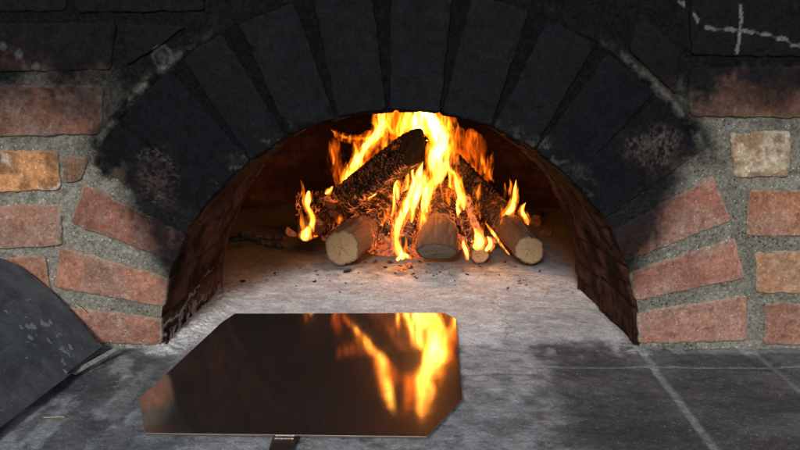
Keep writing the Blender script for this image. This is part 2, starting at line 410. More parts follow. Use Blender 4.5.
# joints between tiles
def line(d, w): return sstep(w, w*.35, np.abs(d + (n2-.5)*.006))
outm = sstep(.02,-.02,YY)
gr = np.maximum(line(XX-.382,.0080), line(XX-.562,.006)*.5)*(YY < -.02)
gr2 = line(YY+.084,.0042)*(XX > .19)*.75
gL = np.maximum(line(XX+.375+(n1-.5)*.02,.012)*.5, line(XX+.56,.006)*.3)*(YY < -.03)*sstep(.35,.6,n2)
gj = np.maximum(np.maximum(gr, gr2), gL)
c = mix(c, (.27,.285,.28), np.clip(gj,0,1)*.55)
c = mix(c, (.20,.21,.20), sstep(.020,.004,np.abs(YY+.010))*(np.abs(XX) > .37)*sstep(.3,.6,n2)*.8)      # mortar fillet under the wall
h -= gj*.0016
# oven floor joints and cracks
cr = line(YY-.215-(n0-.5)*.10,.0020)*sstep(.45,.55,n1)*(XX > .02)*(XX < .33)
cr = np.maximum(cr, line(YY+.115-(n0-.5)*.03,.0022)*(XX > .08)*(XX < .20)*.9)
cr = np.maximum(cr, line(XX-.185-(n1-.5)*.08,.0018)*(YY > .05)*(YY < .30)*.6)
cr = np.maximum(cr, line(YY-.56-(n0-.5)*.05, .0022)*(XX<-.08)*(XX>-.30)*.5)
c = mix(c, (.09,.08,.075), cr*.8); h -= cr*.001
# white ash bank along the left jamb
jamb = -.381 + np.clip(YY,0,.4)*.10
bank = sstep(.048,.008, np.abs(XX-(jamb+.012)) + (n2-.5)*.045)*sstep(-.05,.0,YY+(n2-.5)*.05)*sstep(.42,.30,YY)
c = mix(c, (.62,.61,.59), bank*.85*sstep(.35,.5,n3+.1)); h += bank*(.006+(n3-.5)*.010)
jr = .381 - np.clip(YY,0,.4)*.10
bankr = sstep(.030,.004, np.abs(XX-(jr-.008)) + (n2-.5)*.04)*(YY > -.03)*sstep(.30,.16,YY)
c = mix(c, (.46,.46,.45), bankr*.6*sstep(.45,.6,n3)); h += bankr*.003
# soot and charcoal dust round the fire, plus painted shade at the rear
char = .9*sstep(.14,.03, np.hypot((XX-.02)*.75, (YY-.66)) - .12 + (n2-.5)*.10)
c = mix(c, (.10,.075,.06), char*.75)
c = mix(c, (.050,.033,.026), sstep(.42,.72,YY + np.abs(XX)*.35 + (n1-.5)*.15)*.8)  # daylight fall-off painted in: floor colour darkens toward the back and sides
dust = sstep(.62,.70,n3)*sstep(.50,.62,n1)*sstep(.15,.4,YY); c = mix(c, (.05,.045,.04), dust*.7)
c = mix(c, (.025,.024,.024), .8*sstep(.16,.02,np.hypot(XX-.27,(YY+.34)*1.2)+(n2-.5)*.12)*.55)          # burnt spot in front
h += (n1-.5)*.006 + (n2-.5)*.0030 + (n3-.5)*.0014
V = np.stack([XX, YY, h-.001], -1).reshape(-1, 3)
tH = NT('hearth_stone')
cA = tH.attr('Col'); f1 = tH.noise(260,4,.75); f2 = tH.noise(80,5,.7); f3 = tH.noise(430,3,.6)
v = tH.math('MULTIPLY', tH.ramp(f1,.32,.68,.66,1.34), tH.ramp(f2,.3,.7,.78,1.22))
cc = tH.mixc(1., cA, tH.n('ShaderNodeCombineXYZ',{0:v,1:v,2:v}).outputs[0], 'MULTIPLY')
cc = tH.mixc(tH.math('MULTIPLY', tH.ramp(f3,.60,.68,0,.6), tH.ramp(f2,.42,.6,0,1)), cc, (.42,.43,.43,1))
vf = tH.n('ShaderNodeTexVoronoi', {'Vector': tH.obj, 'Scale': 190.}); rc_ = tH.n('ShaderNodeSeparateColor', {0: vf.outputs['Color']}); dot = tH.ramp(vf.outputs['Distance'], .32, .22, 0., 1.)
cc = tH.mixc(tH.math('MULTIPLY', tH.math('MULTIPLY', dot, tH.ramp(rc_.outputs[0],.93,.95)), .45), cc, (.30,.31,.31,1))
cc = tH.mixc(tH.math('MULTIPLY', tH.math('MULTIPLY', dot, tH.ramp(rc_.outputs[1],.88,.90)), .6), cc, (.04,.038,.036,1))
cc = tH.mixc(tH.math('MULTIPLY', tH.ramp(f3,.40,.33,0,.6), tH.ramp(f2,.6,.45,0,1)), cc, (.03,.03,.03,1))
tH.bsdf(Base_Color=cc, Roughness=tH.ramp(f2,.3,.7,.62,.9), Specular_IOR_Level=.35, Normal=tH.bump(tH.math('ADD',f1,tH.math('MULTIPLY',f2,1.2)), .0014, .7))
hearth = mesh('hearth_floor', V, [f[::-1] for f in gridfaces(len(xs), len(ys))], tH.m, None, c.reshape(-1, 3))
for p in hearth.data.polygons[:1]:
    if p.normal.z < 0: hearth.data.flip_normals()
tag(hearth, 'ash dusted stone hearth floor running from the ledge into the oven', 'floor', kind='structure')

# ------------------------------------------------------------------ peel
tP = NT('peel_steel')
crd = tP.n('ShaderNodeTexCoord').outputs['Object']
mp = tP.n('ShaderNodeMapping', {'Vector': crd, 'Scale': (9, 260, 60), 'Rotation': (0, 0, .12)}).outputs[0]
s1 = tP.noise(3, 6, .7, mp); sm = tP.noise(7, 6, .65, crd, 1.2); sm2 = tP.noise(38, 5, .6, crd)
mp2 = tP.n('ShaderNodeMapping', {'Vector': crd, 'Scale': (180, 14, 60), 'Rotation': (0, 0, .5)}).outputs[0]; s2 = tP.noise(3, 5, .7, mp2)
cb = tP.mixc(tP.ramp(sm, .35, .7), (.48,.40,.35,1), (.34,.285,.25,1))
cb = tP.mixc(tP.ramp(s1,.6,.72,0,.35), cb, (.52,.47,.43,1))
dustm = tP.math('MULTIPLY', tP.ramp(tP.noise(520,2,.5,crd),.69,.74), tP.ramp(sm2,.42,.6,0,.25))
cb = tP.mixc(dustm, cb, (.35,.33,.31,1)); t_met = tP.math('SUBTRACT', .95, dustm)
rg = tP.math('ADD', tP.ramp(sm,.3,.7,.03,.075), tP.math('MULTIPLY', tP.ramp(sm2,.5,.7), .02))
hh = tP.math('ADD', tP.math('MULTIPLY', s1, .5), tP.math('MULTIPLY', s2, .3))
nr = tP.bump(tP.math('ADD', hh, 0.), .00007, .5)
nr = tP.bump(tP.noise(6, 2, .4, crd), .0030, .30, nr)
pb = tP.bsdf(Base_Color=cb, Metallic=t_met, Roughness=rg, Normal=nr, Specular_IOR_Level=.4)
pb2 = tP.n('ShaderNodeBsdfPrincipled', {'Base Color': cb, 'Metallic': t_met, 'Roughness': .30, 'Normal': nr})
mxs = tP.n('ShaderNodeMixShader', {0: tP.ramp(sm, .35, .7, .05, .18)}); tP.t.links.new(pb.outputs[0], mxs.inputs[1]); tP.t.links.new(pb2.outputs[0], mxs.inputs[2]); tP.t.links.new(mxs.outputs[0], tP.out.inputs[0])
zp = .013
outl = [on(235,313.5,zp), on(222,322,zp), on(139,399,zp), on(145,433,zp), on(427,436.5,zp), on(462,399,zp), on(456,319,zp), on(445,313,zp)]
cen = sum(outl, Vector())/len(outl); cen.z = 0
peel = empty('pizza_peel', cen, 'square steel pizza peel with clipped corners lying flat and mirroring the flames', 'pizza peel')
import bmesh
def plate(pts, th, mat, name, parent, bev=.0006, bend=None):
    bm = bmesh.new()
    vb = [bm.verts.new(p) for p in pts]; f = bm.faces.new(vb)
    bm.normal_update()
    nrm = f.normal.copy()
    g = bmesh.ops.extrude_face_region(bm, geom=[f])
    for v in g['geom']:
        if isinstance(v, bmesh.types.BMVert): v.co -= nrm*th*(1 if nrm.z > 0 else -1)
    bmesh.ops.recalc_face_normals(bm, faces=bm.faces[:])
    bmesh.ops.bevel(bm, geom=[e for e in bm.edges], offset=bev, segments=2, affect='EDGES', profile=.6)
    me = bpy.data.meshes.new(name); bm.to_mesh(me); bm.free(); me.materials.append(mat)
    o = bpy.data.objects.new(name, me); COL.objects.link(o)
    if parent: o.parent = parent; o.location = -Vector(parent.location)
    return o
plate(outl, .0022, tP.m, 'blade', peel, .0003)
tI = NT('black_iron'); i1 = tI.noise(60,6,.65); i2 = tI.noise(400,3,.6)
tI.bsdf(Base_Color=tI.mixc(tI.ramp(i1,.35,.7), (.03,.028,.028,1), (.10,.07,.055,1)), Metallic=.6, Roughness=tI.ramp(i2,.3,.7,.35,.6), Normal=tI.bump(i1,.001,.5))
# handle: strap under the blade running toward the viewer
h0 = on(292,400,zp-.003); h1 = on(284,434,zp-.003); d = (h1-h0).normalized(); d = Vector((-.045,-1,0)).normalized(); sd = Vector((d.y,-d.x,0))
def strap(p0, L, w0, w1, z0, z1, th, seg=24):
    vs, fs = [], []
    for i in range(seg+1):
        t = i/seg; w = w0+(w1-w0)*sstep(.0,.35,t); p = p0+d*L*t; z = z0+(z1-z0)*t
        for (a, b) in ((-1,0),(-.8,.5),(.8,.5),(1,0),(.8,-.5),(-.8,-.5)): vs.append((p.x+sd.x*a*w, p.y+sd.y*a*w, z+b*th))
    fs = gridfaces(seg+1, 6, 0, True); fs.append(tuple(range(6))); fs.append(tuple(reversed(range(seg*6, seg*6+6))))
    return vs, fs
hv, hf = strap(Vector((h1.x+.004, h1.y+.045, 0)), .55, .016, .0105, .0072, .010, .005)
mesh('handle', hv, hf, tI.m, peel, smooth=False)

# ------------------------------------------------------------------ arched steel oven door leaning at the left
P0 = on(0,428,.013); P1 = on(104,349,.010); Q = at(-2,255,-.035)
ex = (P0-P1).normalized(); nrm = ex.cross(Q-P1).normalized();
if nrm.z < 0: nrm = -nrm
ey = nrm.cross(ex).normalized()
if ey.z < 0: ey = -ey
def plane_hit(px, py):
    dd = ray(px, py); t = (P1-CAM).dot(nrm)/dd.dot(nrm); return CAM+dd*t
arcpx = [(102,351),(92,338),(80,322),(60,300),(42,283),(22,268),(0,257)]
arc = [( (plane_hit(*p)-P1).dot(ex), (plane_hit(*p)-P1).dot(ey)) for p in arcpx]
arc[0] = (0, 0)
s_last, h_last = arc[-1]; L = .46
pts2 = list(arc)
# mirrored far half of the rounded door
half = [(L-s, hh_) for s, hh_ in reversed(arc)]
midn = 9; mid = [(s_last+(L-2*s_last)*i/midn, h_last+math.sin(math.pi*i/midn)*.035) for i in range(1, midn)] if L > 2*s_last else []
pts2 = arc+mid+half
def smooth_open(p, n=3):
    for _ in range(n):
        q = [p[0]]
        for i in range(len(p)-1):
            a, b = p[i], p[i+1]
            q += [(a[0]*.75+b[0]*.25, a[1]*.75+b[1]*.25), (a[0]*.25+b[0]*.75, a[1]*.25+b[1]*.75)]
        q.append(p[-1]); p = q
    return p
pts2 = smooth_open(pts2, 2)
tD = NT('scuffed_sheet_steel'); d1 = tD.noise(26,6,.65); d2 = tD.noise(140,5,.65); d3 = tD.noise(11,4,.6,None,.8); d4 = tD.noise(500,2,.5)
cb = tD.mixc(tD.ramp(d1,.35,.68), (.036,.043,.050,1), (.085,.098,.108,1))
# flaked bare patch near the wall end of the sheet
dist = tD.n('ShaderNodeVectorMath', {0: tD.obj, 1: tuple(plane_hit(46,338))}, operation='DISTANCE').outputs['Value']
near = tD.ramp(dist, .020, .085, 1., 0.)
fl = tD.ramp(tD.math('ADD', tD.noise(62,3,.55), tD.math('MULTIPLY', near, .17)), .715, .73)
cb = tD.mixc(tD.math('MULTIPLY', fl, .7), cb, (.22,.24,.25,1))
cb = tD.mixc(tD.ramp(d4,.66,.72,0,.5), cb, (.3,.31,.31,1))
mpd = tD.n('ShaderNodeMapping', {'Vector': tD.obj, 'Scale': (40, 9, 420), 'Rotation': (.5, .3, .2)}).outputs[0]
cb = tD.mixc(tD.ramp(tD.noise(2.2,3,.6,mpd),.64,.72,0,.45), cb, (.22,.24,.25,1))
tD.bsdf(Base_Color=cb, Metallic=.0, Roughness=tD.ramp(d2,.3,.7,.5,.8), Specular_IOR_Level=.3, Normal=tD.bump(tD.math('ADD',d1,tD.math('MULTIPLY',d2,.4)),.0016,.6))
door = empty('oven_door', (P0+P1)/2, 'dark grey sheet steel arched oven door with scuffed paint leaning at the left', 'oven door')
plate([P1+ex*s+ey*h_+nrm*.001 for s, h_ in pts2], .0022, tD.m, 'panel', door)
# second, smaller sheet showing behind the first
pts3 = [(s*.96+.05, h_*1.0+.013) for s, h_ in pts2]
plate([P1+ex*s+ey*h_-nrm*.012 for s, h_ in pts3], .002, tD.m, 'backing_panel', door)
# welded angle strip along the base at the wall end
tE = NT('worn_strip_steel'); e1 = tE.noise(180,5,.7)
tE.bsdf(Base_Color=tE.mixc(tE.ramp(e1,.35,.65), (.14,.15,.14,1), (.34,.35,.33,1)), Metallic=.3, Roughness=.6, Normal=tE.bump(e1,.001,.6))
a0 = on(70,372,.010); a1 = on(117,346,.016); b1 = on(118,350,.013); b0 = on(76,374,.006)
plate([a0, a1, b1, b0], .002, tE.m, 'flange', door, .0004)
dseg = [(s, h_) for s, h_ in [(.09,.012),(.005,.012),(.012,.020),(.088,.020)]]
plate([P1+ex*s+ey*h_+nrm*.0045 for s, h_ in [(.12,.004),(.004,.004),(.004,.012),(.12,.012)]], .003, tD.m, 'hinge_strip', door, .0005)

# ------------------------------------------------------------------ logs
def bark_mat(name, base, dark, ember=0., up_glow=.55):
    t = NT(name)
    s = t.attr('along', 'Fac'); ch = t.attr('char_amount', 'Fac')
    g = t.n('ShaderNodeTexCoord').outputs['Object']
    uvw = t.n('ShaderNodeAttribute', attribute_name='luv').outputs['Vector']
    n1 = t.noise(60, 6, .65, g); n2 = t.noise(240, 5, .7, g)
    mp = t.n('ShaderNodeMapping', {'Vector': uvw, 'Scale': (55, 5, 1)}).outputs[0]
    fib = t.noise(3, 6, .7, mp)
    cb = t.mixc(t.ramp(fib, .3, .7), tuple(dark)+(1,), tuple(base)+(1,))
    cb = t.mixc(t.ramp(n2, .62, .70, 0, .45), cb, (.30,.22,.15,1))
    vo = t.n('ShaderNodeTexVoronoi', {'Scale': 1., 'Randomness': .8}, feature='DISTANCE_TO_EDGE')
    mp2 = t.n('ShaderNodeMapping', {'Vector': uvw, 'Scale': (42, 125, 1)}).outputs[0]
    wob = t.n('ShaderNodeMix', data_type='VECTOR'); t.set(wob.inputs[0], .12)
    t.set(wob.inputs[4], mp2); t.set(wob.inputs[5], t.n('ShaderNodeVectorMath', {0: t.noise(30, 3, .6, g, 0, 'Color'), 'Scale': 8.}, operation='SCALE').outputs[0])
    t.set(vo.inputs['Vector'], wob.outputs[1])
    crack = t.ramp(vo.outputs['Distance'], .01, .15, 1., 0.)
    cc = t.mixc(t.ramp(n1, .35, .7), (.010,.008,.007,1), (.045,.032,.026,1))
    cc = t.mixc(t.ramp(t.noise(120,4,.6,g), .60, .70, 0, .6), cc, (.22,.18,.16,1))      # grey ash on the char
    chm = t.ramp(t.math('ADD', ch, t.math('MULTIPLY', t.math('SUBTRACT', n1, .5), .9)), .42, .60)
    cb = t.mixc(chm, cb, cc)
    h = t.math('ADD', t.math('MULTIPLY', fib, .8), t.math('MULTIPLY', t.math('MULTIPLY', crack, chm), -2.2))
    b = t.bsdf(Base_Color=cb, Roughness=.88, Specular_IOR_Level=.2, Normal=t.bump(h, .0035, .9))
    heat = t.attr('glow_amount', 'Fac')
    e = t.math('MULTIPLY', t.math('MULTIPLY', crack, heat), t.ramp(t.noise(38,3,.6,g), .42, .66))
    nz_ = t.n('ShaderNodeSeparateXYZ', {0: t.n('ShaderNodeNewGeometry').outputs['Normal']}).outputs[2]
    e = t.math('MULTIPLY', e, t.ramp(nz_, -.35, .75, 1.5, up_glow) if up_glow > 0 else t.ramp(nz_, -.85, -.05, 1.2, .06))
    rim = t.math('MULTIPLY', heat, t.ramp(n2, .58, .72, 0, .35))
    e = t.math('MULTIPLY', t.math('ADD', e, rim), ember*1.6)
    t.set(b.inputs['Emission Color'], t.mixc(t.ramp(n2,.3,.7), (1,.10,.012,1), (1,.27,.07,1))); t.set(b.inputs['Emission Strength'], e)
    return t.m
M_bark = bark_mat('log_bark', (.17,.095,.06), (.06,.036,.025), ember=1.5)
M_split = bark_mat('log_charred', (.10,.055,.038), (.045,.028,.02), ember=1.3)
M_dark = bark_mat('log_bark_dark', (.10,.055,.036), (.04,.025,.018), ember=1.3)
M_top = bark_mat('log_blackened', (.07,.04,.03), (.03,.02,.015), ember=1.3, up_glow=.0)
def cut_mat(name, pale, brown):
    t = NT(name); p = t.n('ShaderNodeAttribute', attribute_name='luv').outputs['Vector']
    ln = t.n('ShaderNodeVectorMath', {0: p}, operation='LENGTH').outputs['Value']
    n1 = t.noise(9, 5, .6, p); n2 = t.noise(40, 4, .7, p)
    ring = t.math('SINE', t.math('ADD', t.math('MULTIPLY', ln, 62.), t.math('MULTIPLY', n1, 9.)))
    cb = t.mixc(t.ramp(ring, -1, 1, 0, .3), tuple(pale)+(1,), tuple(brown)+(1,))
    cb = t.mixc(t.ramp(n1, .52, .70, 0, .6), cb, tuple(np.array(brown)*.45)+(1,))
    xyz = t.n('ShaderNodeSeparateXYZ', {0: p}); n4 = t.noise(3.5, 4, .6, p)
    an = t.math('ADD', t.math('ARCTAN2', xyz.outputs[1], xyz.outputs[0]), t.math('MULTIPLY', n4, 1.5))
    sn = t.math('ABSOLUTE', t.math('SINE', t.math('MULTIPLY', an, 2.5)))
    ck = t.ramp(t.math('MULTIPLY', sn, ln), .0, .035, 1, 0); ck = t.math('MULTIPLY', ck, t.ramp(t.math('ADD', ln, t.math('MULTIPLY', n4, .5)), .62, 1.0, 1, 0))
    cb = t.mixc(t.math('MULTIPLY', ck, .65), cb, (.05,.03,.02,1))
    cb = t.mixc(t.ramp(t.math('ADD', ln, t.math('MULTIPLY', t.math('SUBTRACT', n1, .5), .12)), .84, 1.), cb, (.05,.03,.02,1))
    t.bsdf(Base_Color=cb, Roughness=.85, Specular_IOR_Level=.25, Normal=t.bump(t.math('SUBTRACT', t.math('MULTIPLY',n2,.3), ck), .0015, .7))
    return t.m
M_cut = cut_mat('cut_wood', (.26,.165,.088), (.17,.10,.05)); M_cutgrey = cut_mat('cut_wood_grey', (.20,.16,.125), (.12,.09,.065)); M_cutchar = cut_mat('cut_charred', (.035,.022,.017), (.02,.014,.012))
def set_luv(o, luv):
    a = o.data.attributes.new('luv', 'FLOAT_VECTOR', 'POINT'); a.data.foreach_set('vector', np.asarray(luv, np.float32).ravel())
def make_log(name, p0, p1, r0, r1, label, cat='log', seed=0, mat=None, cut=None, bend=.0, facedir=None, sq=0., char=(.15,.45), heat=1.0, squash=1., group='burning logs', hollow=False, rough=1.):
    p0, p1 = Vector(p0), Vector(p1); ax = (p1-p0).normalized(); L = (p1-p0).length
    up = Vector((0, 0, 1)); e1 = ax.cross(up).normalized(); e2 = e1.cross(ax).normalized()
    root = empty(name, tuple(Vector((p0.x, p0.y, 0))), label, cat, group)
    n, m = max(30, int(L/.0035)), 72
    t = np.linspace(0, 1, n); ph = np.linspace(0, 2*math.pi, m, endpoint=False)
    TT, PH = np.meshgrid(t, ph, indexing='ij')
    c_, s_ = np.cos(PH), np.sin(PH)
    r = r0+(r1-r0)*TT
    if sq > 0:
        q = (np.abs(c_)**(2+8*sq)+np.abs(s_)**(2+8*sq))**(-1/(2+8*sq)); r = r*q
    nz = fbm(c_*2.2+seed*3.1, s_*2.2, TT*L*14, 1., 4, seed*1.3); nf = fbm(c_*9+seed, s_*9, TT*L*60, 1., 3, seed*2.3)
    chv = sstep(char[0], char[1], TT + (nz-.5)*.3)
    scal = np.abs(((TT*L/.014)+(nz-.5)*2.4) % 1 - .5)*2
    r = r*(1 + (nz-.5)*.42*rough + (nf-.5)*.13*rough + chv*(scal-.5)*.15*rough)
    # irregular far end
    r = r*np.where(TT > .96, 1-((TT-.96)/.04)**2*.5, 1)
    r = r*np.where(TT < .015, .97, 1)
    bx = np.sin(TT*math.pi)*bend
    sk = 0
    if facedir is not None:      # oblique saw cut
        fd = Vector(facedir).normalized(); k1 = -fd.dot(e1)/fd.dot(ax); k2 = -fd.dot(e2)/fd.dot(ax)
        sk = (k1*r*c_ + k2*r*s_)*(1-sstep(0, .35, TT))
    base = np.array(p0)[None, None] + np.array(ax)*(TT*L + sk)[..., None]
    P = base + np.array(e1)*(r*c_)[..., None] + np.array(e2)*(r*s_*squash + bx)[..., None]
    low = P[..., 2].min()
    o = mesh('bark', P.reshape(-1, 3), [f[::-1] for f in gridfaces(n, m, 0, True)]+[tuple(range((n-1)*m, n*m))], mat or M_bark, root,
             attrs={'along': TT, 'char_amount': chv, 'glow_amount': sstep(char[0]-.08, char[1]-.02, TT+(nz-.5)*.25)*heat})
    set_luv(o, np.stack([PH*r0*1.0, TT*L, 0*TT], -1).reshape(-1, 3)*np.array([1, 1, 1]))
    # cut face
    ks = np.linspace(1, 0, 12)
    V, LU = [], []
    ring0 = P[0]; cen = ring0.mean(0)
    for k_ in ks[:-1]:
        pts = cen + (ring0-cen)*k_
        dep = (.35*r0*(1-k_)**.5 if hollow else 0)
        wob = (fbm(pts[:, 0], pts[:, 1], pts[:, 2], 90, 3, 8.)-.5)*.0035*(k_ < .99)
        pts = pts + np.array(ax)*(dep+wob)[..., None]
        V.extend(pts); LU.extend([(k_*math.cos(a), k_*math.sin(a), 0) for a in ph])
    V.append(cen + np.array(ax)*(.35*r0 if hollow else 0)); LU.append((0, 0, 0))
    F_ = gridfaces(len(ks)-1, m, 0, True); b_ = (len(ks)-2)*m
    F_ += [(b_+j, b_+(j+1) % m, len(V)-1) for j in range(m)]
    f = mesh('cut_face', V, F_, cut or M_cut, root); set_luv(f, LU)
    return root
def A_(px, py, Y): return at(px, py, Y)
make_log('firewood_log', A_(342,248,.515), A_(404,200,.80), .0400, .034, 'round log with pale cracked cut end at the front left of the fire', seed=1, facedir=(-.30,-1,.02), char=(.24,.40), heat=1.1)
make_log('firewood_log', A_(437,252,.485), A_(443,186,.78), .0450, .026, 'thick brown log pointing straight out from the middle of the fire', seed=2, facedir=(.0,-.50,-.87), cut=M_cutgrey, char=(.28,.42), heat=.9, rough=.9)
make_log('firewood_log', A_(529,250,.500), A_(476,188,.80), .0310, .030, 'dark brown log with pale sawn end at the right of the fire', seed=3, mat=M_dark, facedir=(.12,-1,.0), char=(.20,.50), heat=.25)
make_log('firewood_log', A_(480,255,.535), A_(466,212,.76), .0200, .022, 'short hollow charred log end between the middle and right logs', seed=4, cut=cut_mat('cut_scorched', (.30,.18,.09), (.10,.05,.03)), hollow=True, char=(.0,.1), heat=.7)
make_log('firewood_log', A_(305,231,.62), A_(352,208,.86), .0265, .026, 'small log with grey sawn end and a flame on it at the far left', seed=5, cut=M_cutgrey, facedir=(-.85,-.75,.1), char=(.10,.3), heat=.2)
make_log('firewood_log', A_(402,243,.575), A_(416,176,.78), .0230, .026, 'thin scaly charred log standing between the front left and middle logs', seed=6, mat=M_split, cut=M_cutchar, char=(-.3,.0), heat=1.3)
make_log('firewood_log', A_(414,147,.55), A_(346,200,.655), .0355, .034, 'blackened square split log propped diagonally on top of the fire', seed=7, mat=M_top, cut=M_cutchar, sq=.45, char=(-.3,.0), heat=.7, facedir=(.75,-.7,.15), squash=.92, rough=.55)
make_log('firewood_log', A_(296,206,.86), A_(480,203,.90), .0360, .036, 'dark charred log lying crosswise at the back of the fire', seed=8, mat=M_split, cut=M_cutchar, char=(-.3,.0), heat=.5)
make_log('firewood_log', A_(450,160,.72), A_(505,215,.70), .0230, .024, 'dark burnt log leaning at the back right behind the flames', seed=9, mat=M_split, cut=M_cutchar, char=(-.3,.0), heat=.12, sq=.2)

make_log('firewood_log', A_(354,222,.64), A_(404,186,.80), .0215, .020, 'charred scaly log lying just above and behind the front left log', seed=11, mat=M_split, cut=M_cutchar, char=(-.3,.0), heat=1.)
# glowing stick, charred branch
def ember_mat(name, strength, dark=(.02,.014,.012), hot=(1,.16,.03)):
    t = NT(name); g = t.obj; n1 = t.noise(110,5,.65); n2 = t.noise(420,3,.6)
    b = t.bsdf(Base_Color=t.mixc(t.ramp(n1,.45,.65), tuple(dark)+(1,), (.12,.10,.09,1)), Roughness=.9, Specular_IOR_Level=.15, Normal=t.bump(n1,.003,.9))
    t.set(b.inputs['Emission Color'], t.mixc(t.ramp(n2,.3,.7), tuple(hot)+(1,), (1,.26,.06,1)))
    t.set(b.inputs['Emission Strength'], t.math('MULTIPLY', t.ramp(n1,.60,.46), strength))
    return t.m
M_emb = ember_mat('glowing_ember', .9, hot=(1,.10,.015)); M_hot = ember_mat('hot_ember', 1.3); M_coal = ember_mat('cold_charcoal', .0); M_warm = ember_mat('dull_ember', .08)
M_pale = ember_mat('ashy_ember', .22, (.10,.07,.06), (1,.16,.05))
def stick(name, pts, r, mat, label, cat, seed, group=None):
    pts = [Vector(p) for p in pts]; m = 12; V = []
    P = []
    for i in range(len(pts)-1):
        for k_ in range(10): P.append(pts[i].lerp(pts[i+1], k_/10))
    P.append(pts[-1]); n = len(P)
    for i, p in enumerate(P):
        ax = (P[min(i+1, n-1)]-P[max(i-1, 0)]).normalized(); e1 = ax.cross(Vector((0,.3,1))).normalized(); e2 = e1.cross(ax)
        for j in range(m):
            a = 2*math.pi*j/m
            rr_ = r*(1+.7*(float(fbm(np.array([p.x*60+math.cos(a)]), p.y*60+math.sin(a), p.z*60, 1., 3, seed)[0])-.5))*(.35 if i in (0, n-1) else 1)
            V.append(p+e1*rr_*math.cos(a)+e2*rr_*math.sin(a))
    F_ = gridfaces(n, m, 0, True)+[tuple(range(m)), tuple(range((n-1)*m, n*m))]
    return tag(mesh(name, V, F_, mat), label, cat, group)
stick('glowing_stick', [at(484,246,.60), at(474,222,.60), at(466,196,.63)], .0085, M_hot, 'red hot stick glowing beside the middle log', 'stick', 3.)
stick('charred_branch', [on(228,240,.010), on(255,237,.022), on(283,238,.008)], .0070, M_coal, 'black charred branch lying at the left side of the oven floor', 'branch', 5.)
stick('charred_branch', [on(238,233,.03), on(262,243,.012), on(286,247,.004)], .0060, M_coal, 'thinner charred twig crossing the black branch at the left', 'branch', 6.)
# chips of charcoal and ember
def chip(c_, s, mat, label, cat, group, seed, flat=.5, rot=0., name='ember'):
    n, m = 9, 12; V = []
    for i in range(n):
        th = math.pi*i/(n-1)
        for j in range(m):
            a = 2*math.pi*j/m; v = Vector((math.sin(th)*math.cos(a), math.sin(th)*math.sin(a), math.cos(th)))
            k_ = (abs(v.x)**4+abs(v.y)**4+abs(v.z)**4)**-.25
            k_ *= 1+.9*(float(fbm(np.array([v.x*1.3+seed*3]), v.y*1.3, v.z*1.3+seed, 1., 3, seed)[0])-.5)
            x, y, z = v.x*k_*s, v.y*k_*s*.62, v.z*k_*s*flat
            cr_, sr_ = math.cos(rot), math.sin(rot); ti = .5*math.sin(seed*5)
            z += x*ti
            V.append((c_[0]+x*cr_-y*sr_, c_[1]+x*sr_+y*cr_, c_[2]+z))
    return tag(mesh(name, V, gridfaces(n, m, 0, True), mat, smooth=False), label, cat, group)
eg = 'embers heaped between the logs'
emb = [(372,228,.62,.017),(380,236,.60,.014),(368,240,.58,.012),(388,228,.64,.018),(378,220,.68,.016),(390,242,.58,.013),(362,236,.60,.012),(396,250,.56,.012),
       (330,205,.72,.016),(338,196,.74,.015),(347,190,.76,.014),(322,200,.76,.013),(355,200,.70,.015),(334,214,.66,.014),(318,222,.64,.012),
       (412,250,.56,.012),(452,248,.60,.013),(462,238,.62,.014),(470,230,.66,.015),(460,222,.68,.014),(492,240,.62,.012),(500,232,.66,.012),(388,210,.70,.017),(398,222,.68,.016),(376,206,.72,.016)]
for i, (px, py, Y, s) in enumerate(emb):
    p = at(px, py, Y); chip(p, s, [M_emb, M_pale, M_emb, M_warm, M_pale][i % 5], 'glowing broken ember lying among the burning logs', 'ember', eg, i+1., .45, i*1.3)
# ember bed: one glowing heap nobody could count
nx_, ny_ = 150, 110
bx_ = np.linspace(-.20, .24, nx_); by_ = np.linspace(.50, .98, ny_); BX, BY = np.meshgrid(bx_, by_, indexing='ij')
hN = fbm(BX, BY, 0*BX, 32, 4, 3.); dd_ = np.hypot((BX-.03)/.155, (BY-.76)/.20)
H = np.clip(sstep(1.0, .35, dd_+(hN-.5)*.3)*.050 + (hN-.5)*.075*sstep(1.05,.7,dd_) - .012, -.02, 1)
bed = mesh('ember_bed', np.stack([BX, BY, H], -1).reshape(-1, 3), gridfaces(nx_, ny_), M_warm, None)
tag(bed, 'heap of broken charcoal and embers under the burning logs', 'embers', kind='stuff')
bed.data.materials[0] = ember_mat('ember_heap', .75, (.012,.010,.010), (1,.08,.010))
for px, py, s, m_, lb in [(536,222,.020,M_warm,'flat grey-brown ember nearest the right log at the right side'),(546,232,.016,M_warm,'rounded dull ember at the right edge of the fire, outermost'),(540,214,.015,M_coal,'dark ember chip behind the two at the right edge'),
                          (291,233,.015,M_pale,'pale curled ember at the tip of the charred branch'),(326,238,.016,M_pale,'pale angular ember wedged left of the front left log'),(316,205,.014,M_warm,'dull brown ember behind the small grey log end')]:
    p = on(px, py, s*.35); chip(p, s, m_, lb, 'ember', None, px*.1, .5, px*.7)
cg = 'charcoal crumbs on the ash'
cr_pts = [(347,271,.0085),(401,268,.007),(411,267,.006),(480,266,.005),(243,281,.007),(269,264,.003),(300,268,.003),(390,262,.008),(375,262,.006),(385,267,.005),(420,262,.005),(428,264,.004),(355,262,.004),(318,275,.003),(505,262,.004),(296,286,.002),
          (340,292,.002),(275,275,.002),(362,284,.002),(440,272,.003),(520,281,.003),(508,288,.003),(455,285,.0025),(540,271,.0035),(395,273,.003),(258,262,.003),(312,264,.0025),(330,281,.002)]
rc = random.Random(11)
for _ in range(26): cr_pts.append((min(max(rc.gauss(400,70),250),560), rc.uniform(262,283), rc.choice((.0018,.0022,.003,.0045))))
